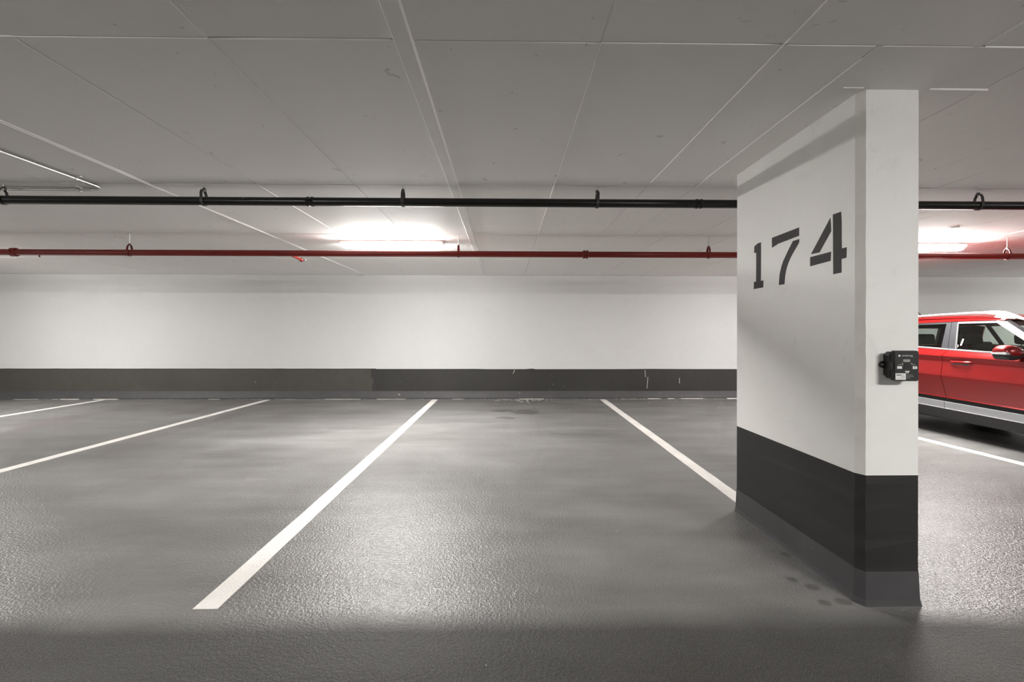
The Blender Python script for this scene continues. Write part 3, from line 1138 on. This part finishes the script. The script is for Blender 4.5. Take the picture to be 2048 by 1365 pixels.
    for i in range(m_ - 1):
        for a in range(n):
            mir.f.append((i * n + a, i * n + (a + 1) % n, i * n + n + (a + 1) % n, i * n + n + a))
    mir.f += [tuple(range(n)), tuple(range((m_ - 1) * n, m_ * n))]
    mo = mir.obj('door_mirror', M['car_red'], car, smooth=.7)
    lo = MB()
    for x, k in prof:
        for ey, ez in ((-1, -.35), (1, -.35), (.85, -1.12), (-.85, -1.12)):
            lo.v.append((s * x, -.615 + ey * .090 * (.6 + .4 * k), 1.100 + ez * .070 * k))
    for i in range(m_ - 1):
        for a in range(4):
            lo.f.append((i * 4 + a, i * 4 + (a + 1) % 4, i * 4 + 4 + (a + 1) % 4, i * 4 + 4 + a))
    lo.f += [(0, 1, 2, 3), tuple(range((m_ - 1) * 4, m_ * 4))]
    lo.obj('mirror_base', M['car_black'], mo, bevel=.008)
    MB().box(s * .84, s * .93, -.66, -.58, 1.055, 1.085).obj('mirror_arm', M['car_black'], mo, bevel=.008)
    MB().prism([(-.702, 1.083), (-.540, 1.083), (-.545, 1.104), (-.690, 1.110)], lambda p, t: (t, p[0], p[1]), s * 1.085, s * 1.1285).obj(
        'turn_signal', M['lamp_clear'], mo, bevel=.004)
    # wheels
    for yc in (-1.26, 1.26):
        w = MB().lathe([(.20, -.09), (.30, -.10), (.325, -.085), (.335, -.05), (.335, .05), (.325, .085), (.30, .10), (.20, .09)], 36,
                       lambda a, b, c: (s * (.775 + c), yc + a, .335 + b)).obj('wheel', M['tyre'], car, smooth=.5)
        MB().lathe([(.205, .085), (.20, .06), (.19, -.06), (.02, -.06)], 30, lambda a, b, c: (s * (.775 + c), yc + a, .335 + b)).obj('rim', M['car_black'], w, smooth=.5)
        sp = MB()
        for q in range(5):
            a = 2 * PI * q / 5 + .3
            d, e = (math.cos(a), math.sin(a)), (-math.sin(a), math.cos(a))
            sp.prism([(.03, -.03), (.205, -.022), (.205, .022), (.03, .03)],
                     lambda p, t: (s * (.775 + t), yc + d[0] * p[0] + e[0] * p[1], .335 + d[1] * p[0] + e[1] * p[1]), .055, .085)
        sp.obj('spokes', M['alloy'], w)
        MB().lathe([(.001, .09), (.045, .088), (.05, .05)], 16, lambda a, b, c: (s * (.775 + c), yc + a, .335 + b)).obj('hub_cap', M['alloy'], w)

# roof skin
mb = MB()


def roof_fn(u, v):
    x = -.70 + 1.40 * u
    y = -.24 + 1.98 * v
    z = lerp_tab([(-.24, 1.492), (-.1, 1.515), (.2, 1.535), (.7, 1.535), (1.2, 1.52), (1.74, 1.475)], y) + .022 * (1 - (x / .7) ** 2)
    return (x, y, z)


mb.grid(roof_fn, 16, 22)
mb.obj('roof', M['car_red'], car, smooth=.6, solid=.03)
# headliner sides and dark cabin lining
MB().prism([(-.66, 1.44), (.66, 1.44), (.62, 1.475), (-.62, 1.475)], lambda p, t: (p[0], t, p[1]), -.15, 1.62).obj('headliner', M['car_seat'], car)


def screen(name, yb, zb, wb, yt, zt, wt, bow, m, solid=.005):
    g = MB()

    def fn(u, v):
        q = -1 + 2 * u
        return (q * (wb + (wt - wb) * v), yb + (yt - yb) * v + bow * q * q, zb + (zt - zb) * v)
    g.grid(fn, 12, 8)
    return g.obj(name, M[m], car, smooth=.6, solid=solid)


screen('windshield', -1.02, 1.06, .76, -.26, 1.492, .60, .10, 'glass')
screen('rear_window', 1.85, 1.125, .53, 1.735, 1.39, .485, -.03, 'glass')
ring_o = [(-.80, 1.90, 1.09), (.80, 1.90, 1.09), (.64, 1.69, 1.478), (-.64, 1.69, 1.478)]
ring_i = [(-.53, 1.853, 1.122), (.53, 1.853, 1.122), (.485, 1.737, 1.392), (-.485, 1.737, 1.392)]
tf = MB()
tf.v = ring_o + ring_i + [(x, y - .05, z) for x, y, z in ring_o] + [(x, y - .05, z) for x, y, z in ring_i]
for i in range(4):
    j = (i + 1) % 4
    tf.f += [(i, j, 4 + j, 4 + i), (8 + i, 12 + i, 12 + j, 8 + j), (i, 8 + i, 8 + j, j), (4 + i, 4 + j, 12 + j, 12 + i)]
tf.obj('tailgate_frame', M['car_black'], car)
for s in (-1, 1):
    MB().tube([(s * .76, -.90, 1.075), (s * .60, -.17, 1.495)], .018, 8).obj('windshield_edge', M['car_black'], car)
# bonnet, nose and tail
mb = MB()
mb.grid(lambda u, v: ((-.76 + 1.52 * u) * (1 - .06 * v), -.98 - 1.0 * v,
                      lerp_tab([(0, 1.07), (.5, 1.035), (.85, .97), (1, .90)], v) - .03 * (2 * u - 1) ** 4), 14, 12)
mb.obj('bonnet', M['car_red'], car, smooth=.6, solid=.02)
mb = MB()
mb.grid(lambda u, v: ((-1 + 2 * u) * (HW - .055), -2.06 + .16 * (2 * u - 1) ** 4 + .05 * (2 * v - 1) ** 2, .27 + .63 * v), 20, 10)
nose = mb.obj('front_bumper', M['car_red'], car, smooth=.6, solid=.03)
MB().grid(lambda u, v: ((-.5 + u) * (1.0 - .25 * v), -2.085 + .02 * (2 * u - 1) ** 2, .40 + .26 * v), 8, 4).obj('grille', M['car_black'], nose, solid=.02)
for i in range(5):
    MB().box(-.42, .42, -2.098, -2.080, .43 + i * .045, .445 + i * .045).obj('grille_bar', M['car_trim'], nose)
for s in (-1, 1):
    MB().box(s * .52, s * .80, -2.05, -1.93, .60, .72).obj('headlight', M['lamp_clear'], nose, bevel=.02)
    MB().box(s * .48, s * .80, -2.07, -1.92, .79, .815).obj('daytime_light', M['lamp_clear'], nose, bevel=.008)
MB().box(-.80, .80, -2.05, -1.8, .22, .30).obj('front_skid', M['car_trim'], nose, bevel=.02)
mb = MB()
mb.grid(lambda u, v: ((-1 + 2 * u) * (HW - .05), 1.97 - .14 * (2 * u - 1) ** 4 - .04 * (2 * v - 1) ** 2, .28 + .37 * v), 20, 8)
tail = mb.obj('rear_bumper', M['car_black'], car, smooth=.6, solid=.03)
mb = MB()
mb.grid(lambda u, v: ((-1 + 2 * u) * (HW - .07 - .12 * v * v), 1.95 - .10 * (2 * u - 1) ** 4 - .08 * v, .645 + .49 * v), 18, 8)
gate = mb.obj('tailgate', M['car_red'], car, smooth=.6, solid=.03)
for s in (-1, 1):
    MB().box(s * .58, s * .80, 1.84, 1.94, .84, .98).obj('tail_light', M['tail_red'], gate, bevel=.02)
MB().box(-.55, .55, 1.62, 1.80, 1.475, 1.50).obj('spoiler', M['car_red'], gate, bevel=.008)
# underbody and lower cabin
mb = MB()
mb.box(-.74, .74, -1.98, 1.90, .20, .34)
mb.box(-.80, .80, -.86, .84, .235, .40)
mb.obj('underbody', M['car_black'], car)
mb = MB()
for s in (-1, 1):
    mb.box(s * .70, s * .825, -.84, .86, .34, 1.085)
mb.box(-.70, .70, -.95, -.85, .34, 1.0)
mb.box(-.70, .70, 1.35, 1.42, .34, 1.06)
mb.obj('cabin_trim', M['car_seat'], car)
dash = MB().prism([(-.98, 1.06), (-.55, 1.03), (-.45, .90), (-.55, .60), (-.98, .55)], lambda p, t: (t, p[0], p[1]), -.72, .72).obj('dashboard', M['car_black'], car, bevel=.02)
mb = MB()
ring = []
for k in range(25):
    a = 2 * PI * k / 24
    ring.append((.37 + .18 * math.cos(a), -.42 - .18 * math.sin(a) * .42, .95 + .18 * math.sin(a) * .90))
mb.tube(ring, .014, 8, False)
mb.box(.22, .52, -.435, -.415, .93, .96)
mb.obj('steering_wheel', M['car_black'], car)


def seat(x, y, w, back_top):
    b = MB().prism([(y - .48, .42), (y + .05, .40), (y + .05, .52), (y - .48, .58)], lambda p, t: (t, p[0], p[1]), x - w, x + w).obj('seat', M['car_seat'], car, bevel=.03)
    MB().prism([(y - .06, .50), (y + .08, .48), (y + .24, back_top - .03), (y + .20, back_top), (y + .11, back_top - .02)],
               lambda p, t: (t, p[0], p[1]), x - w, x + w).obj('backrest', M['car_seat'], b, bevel=.03)
    return b


def headrest(b, x, y, z, hw, post):
    MB().prism([(y - .045, z), (y + .045, z + .01), (y + .055, z + .12), (y + .02, z + .155), (y - .03, z + .145)],
               lambda p, t: (t, p[0], p[1]), x - hw, x + hw).obj('headrest', M['car_seat'], b, bevel=.028, seg=3)
    for s in (-1, 1):
        MB().tube([(x + s * .06, y + .01, z - post), (x + s * .06, y + .01, z + .02)], .006, 6).obj('headrest_post', M['dark_steel'], b)


for x in (-.37, .37):
    b = seat(x, .14, .25, 1.12)
    headrest(b, x, .395, 1.165, .13, .08)
b = seat(0, .78, .64, 1.06)
for x, z in ((-.42, 1.152), (.42, 1.045)):
    headrest(b, x, 1.0, z, .13, .10)
# roof aerial
an = MB().tube([(0, 1.46, 1.545), (0, 1.60, 1.675)], [.009, .007], 8).obj('antenna', M['car_black'], car)
MB().lathe([(.03, 0), (.026, .012), (.010, .026), (.002, .03)], 12, lambda a, b, c: (a, 1.45 + b * 1.4, 1.518 + c)).obj('antenna_base', M['car_black'], an)

# ------------------------------------------------------------------ loose paint flakes along the wall foot
rng = random.Random(3)
mb = MB()


def flake(x, y, z, s):
    if any(abs(x - q) < .11 for q in (-7.86, -4.66, -1.38, 1.91, 5.15)):
        return
    n = 5
    a0 = rng.uniform(0, 6.28)
    tilt = rng.uniform(-.5, .5)
    pts = []
    for k in range(n):
        a = a0 + 2 * PI * k / n
        q = s * rng.uniform(.6, 1.2)
        pts.append((x + math.cos(a) * q, y + math.sin(a) * q * .7, z + .001 + abs(tilt) * q * .5 * (1 + math.cos(a))))
    o = len(mb.v)
    mb.v += pts + [(p[0], p[1], p[2] + .0015) for p in pts]
    mb.f.append(tuple(range(o, o + n))[::-1])
    mb.f.append(tuple(range(o + n, o + 2 * n)))
    mb.f += [(o + i, o + (i + 1) % n, o + n + (i + 1) % n, o + n + i) for i in range(n)]


def dens(x):
    return .18 + .5 * max(0, math.sin(x * 1.3 + 1)) ** 3 + (.9 if 2.2 < x < 4.6 else 0) + (.35 if -5.3 < x < -4.2 else 0)


for i in range(2600):
    x = rng.uniform(-9.5, 5.5)
    if rng.random() < dens(x) * .55:
        flake(x, WY - .088 - abs(rng.gauss(0, .016)), 0, rng.uniform(.005, .016))
for i in range(60):
    flake(rng.gauss(.35, .3), WY - .17 - abs(rng.gauss(0, .18)), 0, rng.uniform(.010, .026))
for i in range(50):
    flake(rng.uniform(-8, 5), WY - .15 - abs(rng.gauss(0, .5)), 0, rng.uniform(.008, .020))
for i in range(40):
    flake(rng.uniform(-3, 3.5), rng.uniform(1.6, 7), 0, rng.uniform(.0025, .005))
tag(mb.obj('paint_flakes', M['chip']), 'white paint flakes strewn along the foot of the rear wall', 'paint flakes', kind='stuff')
